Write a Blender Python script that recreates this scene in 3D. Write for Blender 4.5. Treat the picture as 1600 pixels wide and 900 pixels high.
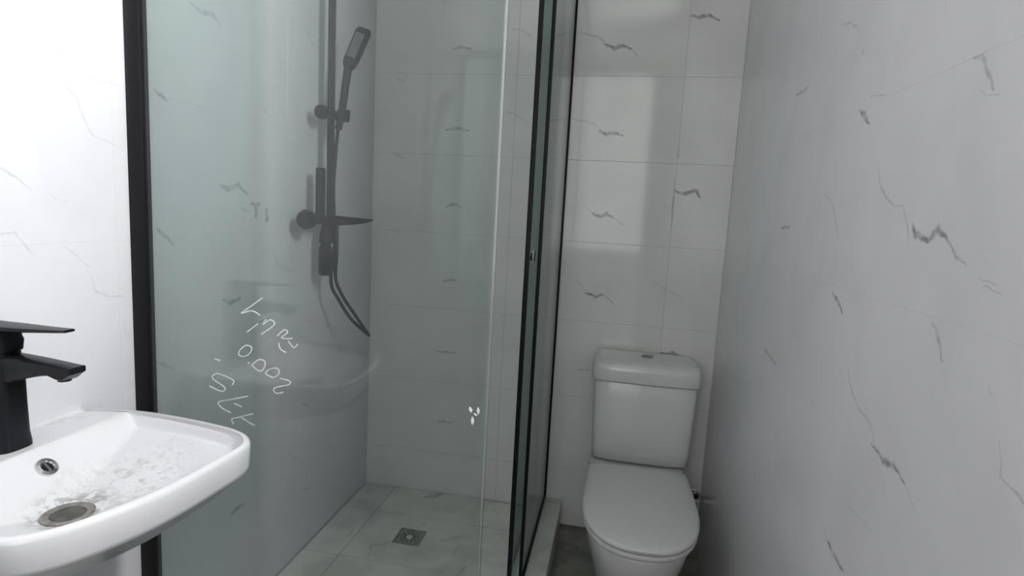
import bpy, bmesh, math, random
from mathutils import Vector, Matrix

random.seed(7)
scene = bpy.context.scene
for o in list(bpy.data.objects):
    bpy.data.objects.remove(o, do_unlink=True)
COL = scene.collection

# ------------------------------------------------------------------ room measures (metres)
XL, XR = -0.975, 0.380          # left and right wall faces
YB, YF = 2.183, -0.65           # back and front wall faces
ZC = 2.50                       # ceiling
GY = 1.025                      # plane of the front shower glass
SX = -0.216                     # plane of the side shower glass
ZS = 0.06                       # shower floor level
ZK = 0.108                      # top of the shower kerb
ZT = 2.10                       # top of the shower glass
WIN = (0.53, 0.73, 1.66, 2.26)  # window in the right wall: y0, y1, z0, z1
DOOR = (-0.62, 0.20, 0.0, 2.42) # doorway in the front wall: x0, x1, z0, z1

# ------------------------------------------------------------------ camera
cam = bpy.data.cameras.new('camera')
cam.sensor_width = 36.0
cam.lens = 36.0 * 902.18 / 1600.0
cam.clip_start = 0.02
camo = bpy.data.objects.new('camera', cam)
COL.objects.link(camo)
r = Vector((0.98160786, 0.18320929, 0.05366894))
u = Vector((-0.07649111, 0.11986655, 0.98983894))
f = Vector((-0.17491458, 0.97573888, -0.13167583))
camo.matrix_world = Matrix(((r.x, u.x, -f.x, 0.0), (r.y, u.y, -f.y, 0.0), (r.z, u.z, -f.z, 1.2313), (0, 0, 0, 1)))
scene.camera = camo

# ------------------------------------------------------------------ world, daylight, exposure
world = bpy.data.worlds.new('world')
scene.world = world
world.use_nodes = True
bg = world.node_tree.nodes['Background']
bg.inputs['Color'].default_value = (0.86, 0.93, 1.0, 1)
bg.inputs['Strength'].default_value = 0.5

def area_light(name, loc, rot, sx, sy, power, color):
    l = bpy.data.lights.new(name, 'AREA')
    l.shape = 'RECTANGLE'; l.size = sx; l.size_y = sy; l.energy = power; l.color = color
    o = bpy.data.objects.new(name, l); COL.objects.link(o)
    o.location = loc; o.rotation_euler = rot
    return o
# daylight standing in the window of the right wall
area_light('window_daylight', (XR + 0.16, (WIN[0] + WIN[1]) / 2, (WIN[2] + WIN[3]) / 2), (0, math.radians(90), 0), 0.60, 0.13, 57.0, (1.0, 0.982, 0.985))
# daylight falling through the doorway behind the camera
area_light('doorway_daylight', ((DOOR[0] + DOOR[1]) / 2, YF - 0.2, 1.68), (math.radians(90), 0, 0), 0.80, 1.5, 9.0, (1.0, 0.985, 0.97))

scene.view_settings.view_transform = 'Standard'
scene.view_settings.look = 'None'
scene.view_settings.gamma = 1.0
scene.view_settings.use_curve_mapping = False
scene.view_settings.exposure = 0.0

# ------------------------------------------------------------------ helpers
def tag(o, label, cat, group=None, kind=None):
    o['label'] = label; o['category'] = cat
    if group: o['group'] = group
    if kind: o['kind'] = kind
    return o

def empty(name, loc):
    o = bpy.data.objects.new(name, None); COL.objects.link(o)
    o.location = loc; o.empty_display_size = 0.05
    return o

class MB:
    def __init__(s): s.v = []; s.f = []
    def add(s, vs, fs):
        n = len(s.v); s.v += [tuple(p) for p in vs]; s.f += [tuple(i + n for i in q) for q in fs]; return s
    def box(s, x0, x1, y0, y1, z0, z1):
        return s.add([(x0,y0,z0),(x1,y0,z0),(x1,y1,z0),(x0,y1,z0),(x0,y0,z1),(x1,y0,z1),(x1,y1,z1),(x0,y1,z1)],
                     [(0,3,2,1),(4,5,6,7),(0,1,5,4),(1,2,6,5),(2,3,7,6),(3,0,4,7)])
    def loft(s, rings, cap0=True, cap1=True):
        n = len(rings[0]); vs = [p for q in rings for p in q]; fs = []
        for k in range(len(rings) - 1):
            for i in range(n):
                j = (i + 1) % n
                fs.append((k*n + i, k*n + j, (k+1)*n + j, (k+1)*n + i))
        if cap0: fs.append(tuple(range(n - 1, -1, -1)))
        if cap1: fs.append(tuple((len(rings)-1)*n + i for i in range(n)))
        return s.add(vs, fs)
    def tube(s, path, rad, n=12, closed_ends=True):
        P = [Vector(p) for p in path]; R = rad if isinstance(rad, (list, tuple)) else [rad] * len(P)
        rings = []; up = None
        for i, p in enumerate(P):
            t = (P[min(i+1, len(P)-1)] - P[max(i-1, 0)]).normalized()
            if up is None:
                up = Vector((0, 0, 1)) if abs(t.z) < .9 else Vector((1, 0, 0))
            a = (up - t * up.dot(t)).normalized(); b = t.cross(a); up = a
            rings.append([tuple(p + R[i] * (math.cos(k*2*math.pi/n) * a + math.sin(k*2*math.pi/n) * b)) for k in range(n)])
        return s.loft(rings, closed_ends, closed_ends)
    def lathe(s, prof, origin, axis='z', n=32):
        rings = []
        for rr, h in prof:
            ring = []
            for k in range(n):
                a = k * 2 * math.pi / n; c_, s_ = rr * math.cos(a), rr * math.sin(a)
                d = {'z': (c_, s_, h), 'x': (h, c_, s_), 'y': (s_, h, c_)}[axis]
                ring.append((origin[0] + d[0], origin[1] + d[1], origin[2] + d[2]))
            rings.append(ring)
        return s.loft(rings)
    def build(s, name, mat, parent=None, smooth=False, bevel=0.0, seg=2, sharp=40):
        me = bpy.data.meshes.new(name)
        bm = bmesh.new()
        vs = [bm.verts.new(p) for p in s.v]
        for q in s.f:
            try: bm.faces.new([vs[i] for i in q])
            except ValueError: pass
        bmesh.ops.recalc_face_normals(bm, faces=bm.faces)
        if bevel > 0:
            es = [e for e in bm.edges if len(e.link_faces) == 2 and e.calc_face_angle(0) > .6]
            bmesh.ops.bevel(bm, geom=es, offset=bevel, segments=seg, affect='EDGES', profile=.5)
        bm.to_mesh(me); bm.free()
        if smooth or bevel > 0:
            for p in me.polygons: p.use_smooth = True
            me.set_sharp_from_angle(angle=math.radians(sharp))
        o = bpy.data.objects.new(name, me); COL.objects.link(o)
        me.materials.append(mat)
        if parent is not None:
            o.parent = parent
            o.matrix_parent_inverse = Matrix.Translation(parent.location).inverted()
        return o

def smoothline(pts, per=6):
    P = [Vector(p) for p in pts]; out = []
    for i in range(len(P) - 1):
        a, b, c_, d = P[max(i-1, 0)], P[i], P[i+1], P[min(i+2, len(P)-1)]
        for k in range(per):
            t = k / per
            out.append(0.5 * ((2*b) + (c_-a)*t + (2*a-5*b+4*c_-d)*t*t + (-a+3*b-3*c_+d)*t**3))
    out.append(P[-1]); return out

def sstep(a, b, x):
    t = min(1, max(0, (x - a) / (b - a))); return t*t*(3 - 2*t)

# ------------------------------------------------------------------ materials
def new_mat(name):
    m = bpy.data.materials.new(name); m.use_nodes = True
    return m, m.node_tree, m.node_tree.nodes['Principled BSDF']

def plain(name, col, rough=.5, metal=0.0, var=.04, scale=30.0, bump=0.0, coat=0.0, spec=.5):
    m, t, b = new_mat(name); N, Lk = t.nodes, t.links
    b.inputs['Roughness'].default_value = rough; b.inputs['Metallic'].default_value = metal
    b.inputs['Specular IOR Level'].default_value = spec; b.inputs['Coat Weight'].default_value = coat; b.inputs['Coat Roughness'].default_value = .08
    g = N.new('ShaderNodeNewGeometry'); n = N.new('ShaderNodeTexNoise')
    n.inputs['Scale'].default_value = scale; n.inputs['Detail'].default_value = 4
    Lk.new(g.outputs['Position'], n.inputs['Vector'])
    r_ = N.new('ShaderNodeValToRGB')
    r_.color_ramp.elements[0].color = tuple(c * (1 - var) for c in col) + (1,)
    r_.color_ramp.elements[1].color = tuple(min(1, c * (1 + var)) for c in col) + (1,)
    r_.color_ramp.elements[0].position = .3; r_.color_ramp.elements[1].position = .7
    Lk.new(n.outputs['Fac'], r_.inputs['Fac']); Lk.new(r_.outputs['Color'], b.inputs['Base Color'])
    if bump > 0:
        bp = N.new('ShaderNodeBump'); bp.inputs['Strength'].default_value = bump; bp.inputs['Distance'].default_value = .002
        Lk.new(n.outputs['Fac'], bp.inputs['Height']); Lk.new(bp.outputs['Normal'], b.inputs['Normal'])
    return m

# one tapered stroke of a printed marble vein: distance from the point to the segment A-B
def make_vein_group():
    g = bpy.data.node_groups.new('vein_segment', 'ShaderNodeTree')
    for n_, ty in (('P', 'NodeSocketVector'), ('A', 'NodeSocketVector'), ('B', 'NodeSocketVector'), ('W0', 'NodeSocketFloat'), ('W1', 'NodeSocketFloat'), ('S', 'NodeSocketFloat'), ('Prev', 'NodeSocketFloat')):
        g.interface.new_socket(n_, in_out='INPUT', socket_type=ty)
    g.interface.new_socket('V', in_out='OUTPUT', socket_type='NodeSocketFloat')
    N, Lk = g.nodes, g.links
    i, o = N.new('NodeGroupInput'), N.new('NodeGroupOutput')
    def vm(op, a, b=None):
        n = N.new('ShaderNodeVectorMath'); n.operation = op
        Lk.new(a, n.inputs[0])
        if b is not None: Lk.new(b, n.inputs[1])
        return n
    def mt(op, a, b=None, clamp=False):
        n = N.new('ShaderNodeMath'); n.operation = op; n.use_clamp = clamp
        Lk.new(a, n.inputs[0])
        if b is not None:
            if isinstance(b, float): n.inputs[1].default_value = b
            else: Lk.new(b, n.inputs[1])
        return n.outputs[0]
    pa = vm('SUBTRACT', i.outputs['P'], i.outputs['A']).outputs[0]
    ba = vm('SUBTRACT', i.outputs['B'], i.outputs['A']).outputs[0]
    h = mt('DIVIDE', vm('DOT_PRODUCT', pa, ba).outputs['Value'], vm('DOT_PRODUCT', ba, ba).outputs['Value'], True)
    sc = N.new('ShaderNodeVectorMath'); sc.operation = 'SCALE'; Lk.new(ba, sc.inputs[0]); Lk.new(h, sc.inputs['Scale'])
    d = vm('LENGTH', vm('SUBTRACT', pa, sc.outputs[0]).outputs[0]).outputs['Value']
    w = mt('ADD', i.outputs['W0'], mt('MULTIPLY', h, mt('SUBTRACT', i.outputs['W1'], i.outputs['W0'])))
    q = mt('DIVIDE', d, w)
    mr = N.new('ShaderNodeMapRange'); mr.interpolation_type = 'SMOOTHSTEP'
    mr.inputs['From Min'].default_value = .2; mr.inputs['From Max'].default_value = 1.25
    mr.inputs['To Min'].default_value = 1; mr.inputs['To Max'].default_value = 0
    Lk.new(q, mr.inputs['Value'])
    Lk.new(mt('MAXIMUM', mt('MULTIPLY', mr.outputs[0], i.outputs['S']), i.outputs['Prev']), o.inputs['V'])
    return g
VEIN = make_vein_group()
VCOL = {'left': (.25, .26, .31), 'right': (.20, .20, .21), 'back': (.15, .15, .15), 'floor': (.13, .13, .12), 'dirty': (.05, .045, .035)}
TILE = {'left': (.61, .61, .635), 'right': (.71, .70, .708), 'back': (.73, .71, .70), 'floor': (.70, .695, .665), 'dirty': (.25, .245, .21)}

def marble(name, wall, strokes, rough=.20):
    m, t, b = new_mat(name); N, Lk = t.nodes, t.links
    g = N.new('ShaderNodeNewGeometry'); sp = N.new('ShaderNodeSeparateXYZ'); Lk.new(g.outputs['Position'], sp.inputs[0])
    cb = N.new('ShaderNodeCombineXYZ')
    a, c_ = {'left': ('Y', 'Z'), 'right': ('Y', 'Z'), 'back': ('X', 'Z'), 'floor': ('X', 'Y'), 'dirty': ('X', 'Y')}[wall]
    Lk.new(sp.outputs[a], cb.inputs[0]); Lk.new(sp.outputs[c_], cb.inputs[1])
    n = N.new('ShaderNodeTexNoise'); n.inputs['Scale'].default_value = 45; n.inputs['Detail'].default_value = 3
    Lk.new(g.outputs['Position'], n.inputs['Vector'])
    off = N.new('ShaderNodeVectorMath'); off.operation = 'MULTIPLY_ADD'
    Lk.new(n.outputs['Color'], off.inputs[0]); off.inputs[1].default_value = (.014, .014, 0); 
    sb = N.new('ShaderNodeVectorMath'); sb.operation = 'ADD'; sb.inputs[1].default_value = (-.007, -.007, 0)
    Lk.new(cb.outputs[0], sb.inputs[0]); Lk.new(sb.outputs[0], off.inputs[2])
    prev = None
    for s_, pts in strokes:
        for p, q in zip(pts[:-1], pts[1:]):
            gn = N.new('ShaderNodeGroup'); gn.node_tree = VEIN
            Lk.new(off.outputs[0], gn.inputs['P'])
            gn.inputs['A'].default_value = (p[0], p[1], 0); gn.inputs['B'].default_value = (q[0], q[1], 0)
            gn.inputs['W0'].default_value = p[2]; gn.inputs['W1'].default_value = q[2]; gn.inputs['S'].default_value = s_
            if prev is not None: Lk.new(prev, gn.inputs['Prev'])
            prev = gn.outputs['V']
    # cloudy marble ground
    n2 = N.new('ShaderNodeTexNoise'); n2.inputs['Scale'].default_value = 5; n2.inputs['Detail'].default_value = 5; n2.inputs['Distortion'].default_value = .8
    Lk.new(g.outputs['Position'], n2.inputs['Vector'])
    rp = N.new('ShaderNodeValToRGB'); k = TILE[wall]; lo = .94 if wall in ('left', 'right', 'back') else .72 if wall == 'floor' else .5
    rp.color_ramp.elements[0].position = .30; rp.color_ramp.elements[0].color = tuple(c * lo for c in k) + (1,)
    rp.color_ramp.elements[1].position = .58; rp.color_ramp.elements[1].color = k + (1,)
    Lk.new(n2.outputs['Fac'], rp.inputs['Fac'])
    if prev is not None:
        n3 = N.new('ShaderNodeTexNoise'); n3.inputs['Scale'].default_value = 70; n3.inputs['Detail'].default_value = 3
        Lk.new(g.outputs['Position'], n3.inputs['Vector'])
        mr = N.new('ShaderNodeMapRange'); mr.inputs['From Min'].default_value = .3; mr.inputs['From Max'].default_value = .65
        mr.inputs['To Min'].default_value = .35; mr.inputs['To Max'].default_value = 1.0; Lk.new(n3.outputs['Fac'], mr.inputs['Value'])
        mu = N.new('ShaderNodeMath'); mu.operation = 'MULTIPLY'; Lk.new(prev, mu.inputs[0]); Lk.new(mr.outputs[0], mu.inputs[1]); prev = mu.outputs[0]
        mx = N.new('ShaderNodeMix'); mx.data_type = 'RGBA'
        Lk.new(prev, mx.inputs['Factor']); Lk.new(rp.outputs['Color'], mx.inputs[6]); mx.inputs[7].default_value = VCOL[wall] + (1,)
        Lk.new(mx.outputs[2], b.inputs['Base Color'])
    else:
        Lk.new(rp.outputs['Color'], b.inputs['Base Color'])
    b.inputs['Roughness'].default_value = rough
    b.inputs['Specular IOR Level'].default_value = .5
    return m

def glass_mat(name, tint, haze=.05, gloss=.9):
    m = bpy.data.materials.new(name); m.use_nodes = True
    t = m.node_tree; N, Lk = t.nodes, t.links
    N.remove(N['Principled BSDF']); out = N['Material Output']
    tr = N.new('ShaderNodeBsdfTransparent'); tr.inputs['Color'].default_value = tint + (1,)
    df = N.new('ShaderNodeBsdfDiffuse'); df.inputs['Color'].default_value = (.62, .68, .66, 1)
    gl = N.new('ShaderNodeBsdfGlossy'); gl.inputs['Roughness'].default_value = .02; gl.inputs['Color'].default_value = (gloss, gloss, gloss, 1)
    # dust film, a little uneven
    g = N.new('ShaderNodeNewGeometry'); n = N.new('ShaderNodeTexNoise'); n.inputs['Scale'].default_value = 6; n.inputs['Detail'].default_value = 5
    Lk.new(g.outputs['Position'], n.inputs['Vector'])
    mr = N.new('ShaderNodeMapRange'); mr.inputs['From Min'].default_value = .3; mr.inputs['From Max'].default_value = .7
    mr.inputs['To Min'].default_value = haze * .7; mr.inputs['To Max'].default_value = haze * 1.3
    Lk.new(n.outputs['Fac'], mr.inputs['Value'])
    m1 = N.new('ShaderNodeMixShader'); Lk.new(mr.outputs[0], m1.inputs[0]); Lk.new(tr.outputs[0], m1.inputs[1]); Lk.new(df.outputs[0], m1.inputs[2])
    # same fresnel on both faces of the sheet (no total reflection inside a thin pane)
    fr = N.new('ShaderNodeFresnel'); io = N.new('ShaderNodeMapRange'); io.inputs['To Min'].default_value = 1.45; io.inputs['To Max'].default_value = 1 / 1.45
    Lk.new(g.outputs['Backfacing'], io.inputs['Value']); Lk.new(io.outputs[0], fr.inputs['IOR'])
    m2 = N.new('ShaderNodeMixShader'); Lk.new(fr.outputs[0], m2.inputs[0]); Lk.new(m1.outputs[0], m2.inputs[1]); Lk.new(gl.outputs[0], m2.inputs[2])
    Lk.new(m2.outputs[0], out.inputs['Surface'])
    return m

GROUT = plain('grout', (.50, .495, .485), .8, var=.08, scale=60)
GROUT_WHITE = plain('white_grout', (.64, .64, .65), .5, var=.02, scale=60)
GROUT_FLOOR = plain('floor_grout', (.20, .195, .18), .85, var=.3, scale=25)
PLASTER = plain('white_plaster', (.70, .70, .69), .7, var=.02, scale=8)
FRONT = plain('bounce_cut_plaster', (.38, .38, .37), .7, var=.03, scale=8)  # grey of this unseen wall is invented to cut bounced light
BLACK = plain('black_aluminium', (.006, .006, .0075), .42, 0.0, var=.15, spec=.18)
MATTE_BLACK = plain('matte_black_metal', (.007, .0075, .010), .34, 0.0, var=.15, spec=.22)
SHOWER_BLACK = plain('black_shower_metal', (.006, .0065, .007), .38, 0.0, var=.15, spec=.14)
RUBBER = plain('black_rubber', (.008, .008, .008), .5, spec=.2)
CHROME = plain('chrome', (.75, .75, .76), .15, 1.0, var=.05)
STEEL = plain('worn_steel', (.30, .29, .27), .45, .7, var=.25, scale=90)
CERAMIC = plain('white_ceramic', (.62, .615, .61), .22, var=.01, scale=6, coat=.3)
PLASTIC = plain('white_seat_plastic', (.60, .595, .59), .28, var=.01, scale=6)
GLASS = glass_mat('green_tinted_glass', (.888, .932, .917), .014)
SIDE_GLASS = glass_mat('green_tinted_side_glass', (.80, .875, .845), .025, .8)
CLEAR = glass_mat('window_glass', (.97, .98, .98), .01)
SEAL = glass_mat('clear_edge_seal', (.93, .94, .94), .12)
MARKER = plain('white_marker', (.70, .72, .71), .8)
ADHESIVE = plain('white_adhesive', (.86, .87, .86), .7)
WOOD = plain('brown_door_wood', (.10, .06, .035), .45, var=.3, scale=14)

V_RIGHT = [
    (0.25, [(0.8499, 1.5228, 0.00145), (0.8464, 1.5049, 0.00144)]),
    (0.3, [(1.2303, 1.6106, 0.0018), (1.18, 1.5983, 0.00383), (1.1484, 1.581, 0.00373), (1.1338, 1.5618, 0.00166)]),
    (0.5, [(1.1038, 1.5356, 0.00258), (1.108, 1.5244, 0.0026)]),
    (0.8, [(1.0875, 1.4294, 0.00354), (1.0626, 1.4169, 0.00769), (1.0398, 1.4002, 0.00339)]),
    (0.65, [(1.4, 1.5395, 0.00251), (1.4285, 1.5319, 0.00571), (1.4876, 1.5354, 0.00268)]),
    (0.4, [(1.0495, 1.4458, 0.00124), (1.0235, 1.4387, 0.00268), (0.9868, 1.4353, 0.00116)]),
    (0.5, [(0.7662, 1.4305, 0.00174), (0.7501, 1.4277, 0.00378), (0.7406, 1.4178, 0.00374), (0.7315, 1.4043, 0.00369), (0.7208, 1.3887, 0.00164)]),
    (0.25, [(0.7432, 1.3886, 0.00106), (0.7081, 1.3808, 0.00101)]),
    (0.35, [(0.9837, 1.327, 0.00147), (0.9698, 1.304, 0.00322), (0.9485, 1.2842, 0.00315), (0.9174, 1.2695, 0.00304), (0.8874, 1.2654, 0.00132)]),
    (0.4, [(0.8874, 1.2654, 0.00132), (0.871, 1.2471, 0.00289), (0.8547, 1.2158, 0.00128)]),
    (0.85, [(0.854, 1.243, 0.0028), (0.8397, 1.229, 0.00613), (0.8074, 1.2228, 0.00588), (0.7879, 1.2383, 0.0057), (0.7637, 1.2268, 0.00249)]),
    (0.5, [(0.7637, 1.2268, 0.00136), (0.74, 1.208, 0.00292), (0.7222, 1.1977, 0.00128)]),
    (0.7, [(1.4823, 1.225, 0.00413), (1.4151, 1.2306, 0.00394)]),
    (0.3, [(1.2146, 1.2976, 0.00185), (1.1592, 1.2768, 0.00391), (1.1321, 1.2454, 0.00383), (1.1099, 1.2175, 0.00169)]),
    (0.25, [(0.6924, 1.1872, 0.00164), (0.6633, 1.183, 0.00156)]),
    (0.8, [(1.1035, 1.119, 0.00273), (1.0746, 1.1071, 0.0059), (1.0484, 1.0912, 0.00259)]),
    (0.45, [(0.7692, 1.1253, 0.00186), (0.7538, 1.1119, 0.00405), (0.736, 1.0829, 0.00179)]),
    (0.5, [(1.5089, 0.9258, 0.00337), (1.4606, 0.9176, 0.00725), (1.393, 0.9111, 0.00311)]),
    (0.3, [(0.9971, 1.0143, 0.00156), (0.984, 0.9913, 0.00342), (0.9413, 0.9629, 0.00328), (0.8922, 0.955, 0.00311), (0.8705, 0.9277, 0.00137)]),
    (0.85, [(0.8808, 0.9264, 0.00249), (0.8388, 0.9184, 0.00528), (0.8089, 0.9261, 0.00508), (0.7779, 0.9166, 0.0022)]),
    (0.3, [(0.7779, 0.9166, 0.00147), (0.7437, 0.8949, 0.0014)]),
    (0.25, [(1.1407, 0.9104, 0.00217), (1.1215, 0.9079, 0.00214)]),
    (0.25, [(0.6481, 1.0805, 0.00097), (0.6326, 1.0641, 0.00095)]),
    (0.35, [(0.6211, 1.0348, 0.00094), (0.6081, 1.0031, 0.00206), (0.5931, 0.9992, 0.0009)]),
    (0.6, [(0.5931, 0.9992, 0.00126), (0.584, 0.9986, 0.00276), (0.5702, 0.9919, 0.00121)]),
    (0.35, [(1.0088, 0.7309, 0.00164), (0.9879, 0.7162, 0.00161)]),
    (0.85, [(0.9879, 0.7162, 0.00289), (0.9504, 0.7105, 0.00618), (0.9113, 0.708, 0.00267)]),
    (0.18, [(0.9408, 0.8096, 0.00241), (0.8463, 0.8116, 0.00217)]),
    (0.3, [(1.484, 0.609, 0.00292), (1.4267, 0.6055, 0.00281)]),
    (0.4, [(0.6792, 1.1791, 0.0012), (0.6545, 1.1762, 0.00116)]),
    (0.3, [(2.169, 1.9443, 0.0039), (2.1165, 1.935, 0.0038)]),
]
V_BACK = [
    (0.35, [(-0.1966, 1.8828, 0.00219), (-0.1337, 1.8675, 0.00485), (-0.1029, 1.85, 0.00485), (-0.0945, 1.8281, 0.00218)]),
    (0.85, [(-0.1, 1.8412, 0.00382), (-0.0672, 1.8271, 0.00847), (-0.041, 1.837, 0.00844), (-0.0086, 1.824, 0.00379)]),
    (0.4, [(-0.0086, 1.824, 0.00217), (0.0202, 1.8002, 0.00217)]),
    (0.35, [(-0.211, 1.5801, 0.00224), (-0.1234, 1.564, 0.00494), (-0.0963, 1.542, 0.00222)]),
    (0.85, [(-0.1009, 1.5419, 0.00389), (-0.0742, 1.5256, 0.00864), (-0.045, 1.5344, 0.00861), (-0.0144, 1.5239, 0.00387)]),
    (0.35, [(-0.1404, 1.2738, 0.00227), (-0.1025, 1.2403, 0.00227)]),
    (0.85, [(-0.1023, 1.238, 0.00397), (-0.0709, 1.2278, 0.0088), (-0.0507, 1.2407, 0.00877), (-0.0238, 1.2257, 0.00394)]),
    (0.4, [(-0.0238, 1.2257, 0.00225), (0.0153, 1.202, 0.00225)]),
    (0.35, [(-0.1366, 0.976, 0.00231), (-0.1026, 0.9394, 0.00231)]),
    (0.85, [(-0.105, 0.9393, 0.00404), (-0.0706, 0.9297, 0.00896), (-0.0426, 0.9393, 0.00402)]),
    (0.5, [(-0.0426, 0.9393, 0.00253), (0.0006, 0.9037, 0.00252)]),
    (0.5, [(-0.116, 0.6411, 0.00353), (-0.0695, 0.6434, 0.00351)]),
    (0.8, [(0.1919, 1.9375, 0.0037), (0.216, 1.9311, 0.00821), (0.2472, 1.9393, 0.00818), (0.2829, 1.9202, 0.00368)]),
    (0.8, [(0.187, 1.3338, 0.00385), (0.2212, 1.3263, 0.00853), (0.2599, 1.3394, 0.0085), (0.273, 1.3174, 0.00383)]),
    (0.55, [(0.184, 1.3678, 0.00198), (0.1837, 1.2947, 0.00441), (0.1842, 1.2117, 0.002)]),
    (0.7, [(0.1847, 1.4852, 0.00196), (0.1879, 1.4494, 0.00196)]),
    (0.8, [(0.1887, 0.7345, 0.00399), (0.2078, 0.7291, 0.00887), (0.2324, 0.7401, 0.00884), (0.2567, 0.7266, 0.00397)]),
    (0.2, [(0.1405, 1.0017, 0.00225), (0.1961, 0.9702, 0.005), (0.2461, 0.9479, 0.00224)]),
    (0.55, [(-0.6675, 1.8214, 0.00362), (-0.6355, 1.8307, 0.00803), (-0.5981, 1.824, 0.0036)]),
    (0.55, [(-0.6832, 1.5257, 0.00369), (-0.6403, 1.5328, 0.00817), (-0.5946, 1.5258, 0.00367)]),
    (0.55, [(-0.6689, 1.2348, 0.00375), (-0.6384, 1.2462, 0.00831), (-0.6071, 1.2355, 0.00373)]),
    (0.55, [(-0.6704, 0.9433, 0.00382), (-0.6416, 0.948, 0.00846), (-0.6103, 0.9504, 0.0038)]),
    (0.5, [(-0.6832, 0.6564, 0.00388), (-0.6457, 0.6574, 0.00861), (-0.6085, 0.6585, 0.00386)]),
    (0.5, [(-0.6721, 0.3649, 0.00394), (-0.6422, 0.3659, 0.00875), (-0.6097, 0.3671, 0.00393)]),
    (0.3, [(-0.8801, 1.7121, 0.0053), (-0.8565, 1.7053, 0.00529)]),
    (0.3, [(-0.8903, 1.4271, 0.00539), (-0.8529, 1.4137, 0.00538)]),
    (0.5, [(-1.1055, 1.2404, 0.00416), (-1.0752, 1.247, 0.00414)]),
    (0.2, [(-0.8954, 1.1321, 0.00412), (-0.8412, 1.1176, 0.0041)]),
    (0.3, [(-0.4434, 1.8898, 0.00224), (-0.4078, 1.892, 0.00496), (-0.3757, 1.8719, 0.00495), (-0.3627, 1.8517, 0.00223)]),
    (0.3, [(-0.4522, 1.6044, 0.00228), (-0.4123, 1.5868, 0.00506), (-0.3623, 1.5602, 0.00227)]),
]
V_LEFT = [
    (0.5, [(1.1987, 1.6511, 0.00289), (1.2327, 1.6433, 0.00659), (1.2689, 1.651, 0.00676), (1.2997, 1.6333, 0.00312)]),
    (0.6, [(1.0882, 1.4411, 0.00271), (1.1052, 1.4354, 0.00611), (1.1225, 1.4229, 0.00279)]),
    (0.3, [(1.45, 1.4744, 0.00299), (1.4935, 1.4565, 0.00308)]),
    (0.65, [(1.288, 1.2552, 0.00412), (1.314, 1.247, 0.00932), (1.3565, 1.2588, 0.00958), (1.3929, 1.2406, 0.00442)]),
    (0.55, [(1.0831, 1.151, 0.00278), (1.1059, 1.1393, 0.0063), (1.131, 1.1143, 0.0029)]),
    (0.5, [(1.6946, 1.7361, 0.00339), (1.7252, 1.7035, 0.00345)]),
    (0.65, [(1.2946, 0.968, 0.00425), (1.324, 0.9554, 0.00963), (1.3603, 0.9638, 0.00443)]),
    (0.6, [(1.6788, 0.5662, 0.00487), (1.7109, 0.5512, 0.00496)]),
    (0.4, [(1.6795, 0.8506, 0.00358), (1.719, 0.8372, 0.00366)]),
    (0.4, [(1.0766, 0.8607, 0.00245), (1.0981, 0.8493, 0.00554), (1.1242, 0.8321, 0.00254)]),
    (0.7, [(1.3122, 0.3755, 0.00402), (1.3363, 0.3813, 0.00906), (1.3723, 0.3758, 0.00417)]),
    (0.5, [(1.6741, 0.2769, 0.00434), (1.7192, 0.2527, 0.00445)]),
    (0.3, [(1.5896, 0.4358, 0.00352), (1.6771, 0.3656, 0.0037)]),
    (0.3, [(1.5049, 1.0851, 0.00266), (1.5367, 1.0363, 0.00605), (1.6079, 1.0108, 0.00284)]),
    (0.9, [(1.4172, 1.2143, 0.008), (1.4312, 1.2103, 0.00807), (1.4455, 1.2123, 0.00814)]),
    (0.9, [(1.4312, 1.2112, 0.00753), (1.431, 1.18, 0.00755)]),
    (0.9, [(1.4777, 1.1961, 0.00831), (1.4791, 1.1712, 0.00833)]),
    (0.5, [(1.366, 1.2015, 0.00291), (1.3764, 1.195, 0.0065), (1.3978, 1.1953, 0.00297)]),
    (0.2, [(0.8298, 1.5187, 0.0009), (0.8526, 1.4867, 0.00092)]),
    (0.4, [(0.8526, 1.4867, 0.00143), (0.8698, 1.472, 0.00324), (0.9021, 1.4594, 0.00151)]),
    (0.3, [(0.7819, 1.4522, 0.00105), (0.8045, 1.4182, 0.0024), (0.8235, 1.4086, 0.0011)]),
    (0.3, [(0.8793, 1.4118, 0.00117), (0.9086, 1.3905, 0.00267), (0.9208, 1.3557, 0.00272), (0.9378, 1.3295, 0.00277), (0.9903, 1.3147, 0.00131)]),
    (0.45, [(0.7518, 1.2683, 0.00114), (0.7702, 1.2571, 0.00259), (0.7942, 1.2416, 0.00266), (0.8173, 1.223, 0.00123)]),
    (0.3, [(0.8503, 1.2157, 0.00116), (0.883, 1.2022, 0.0012)]),
    (0.35, [(0.7639, 1.1527, 0.00117), (0.7859, 1.1521, 0.00267), (0.8176, 1.111, 0.00125)]),
    (0.35, [(0.8753, 1.1244, 0.00132), (0.9208, 1.0835, 0.00138)]),
    (0.35, [(0.9213, 1.0652, 0.00115), (0.9323, 1.0369, 0.00259), (0.9558, 1.025, 0.00265), (0.9958, 1.017, 0.00124)]),
    (0.35, [(0.9779, 1.5834, 0.00142), (1.0134, 1.5829, 0.00147)]),
    (0.3, [(0.9923, 0.9701, 0.00111), (0.9957, 0.9402, 0.00112)]),
]
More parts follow.
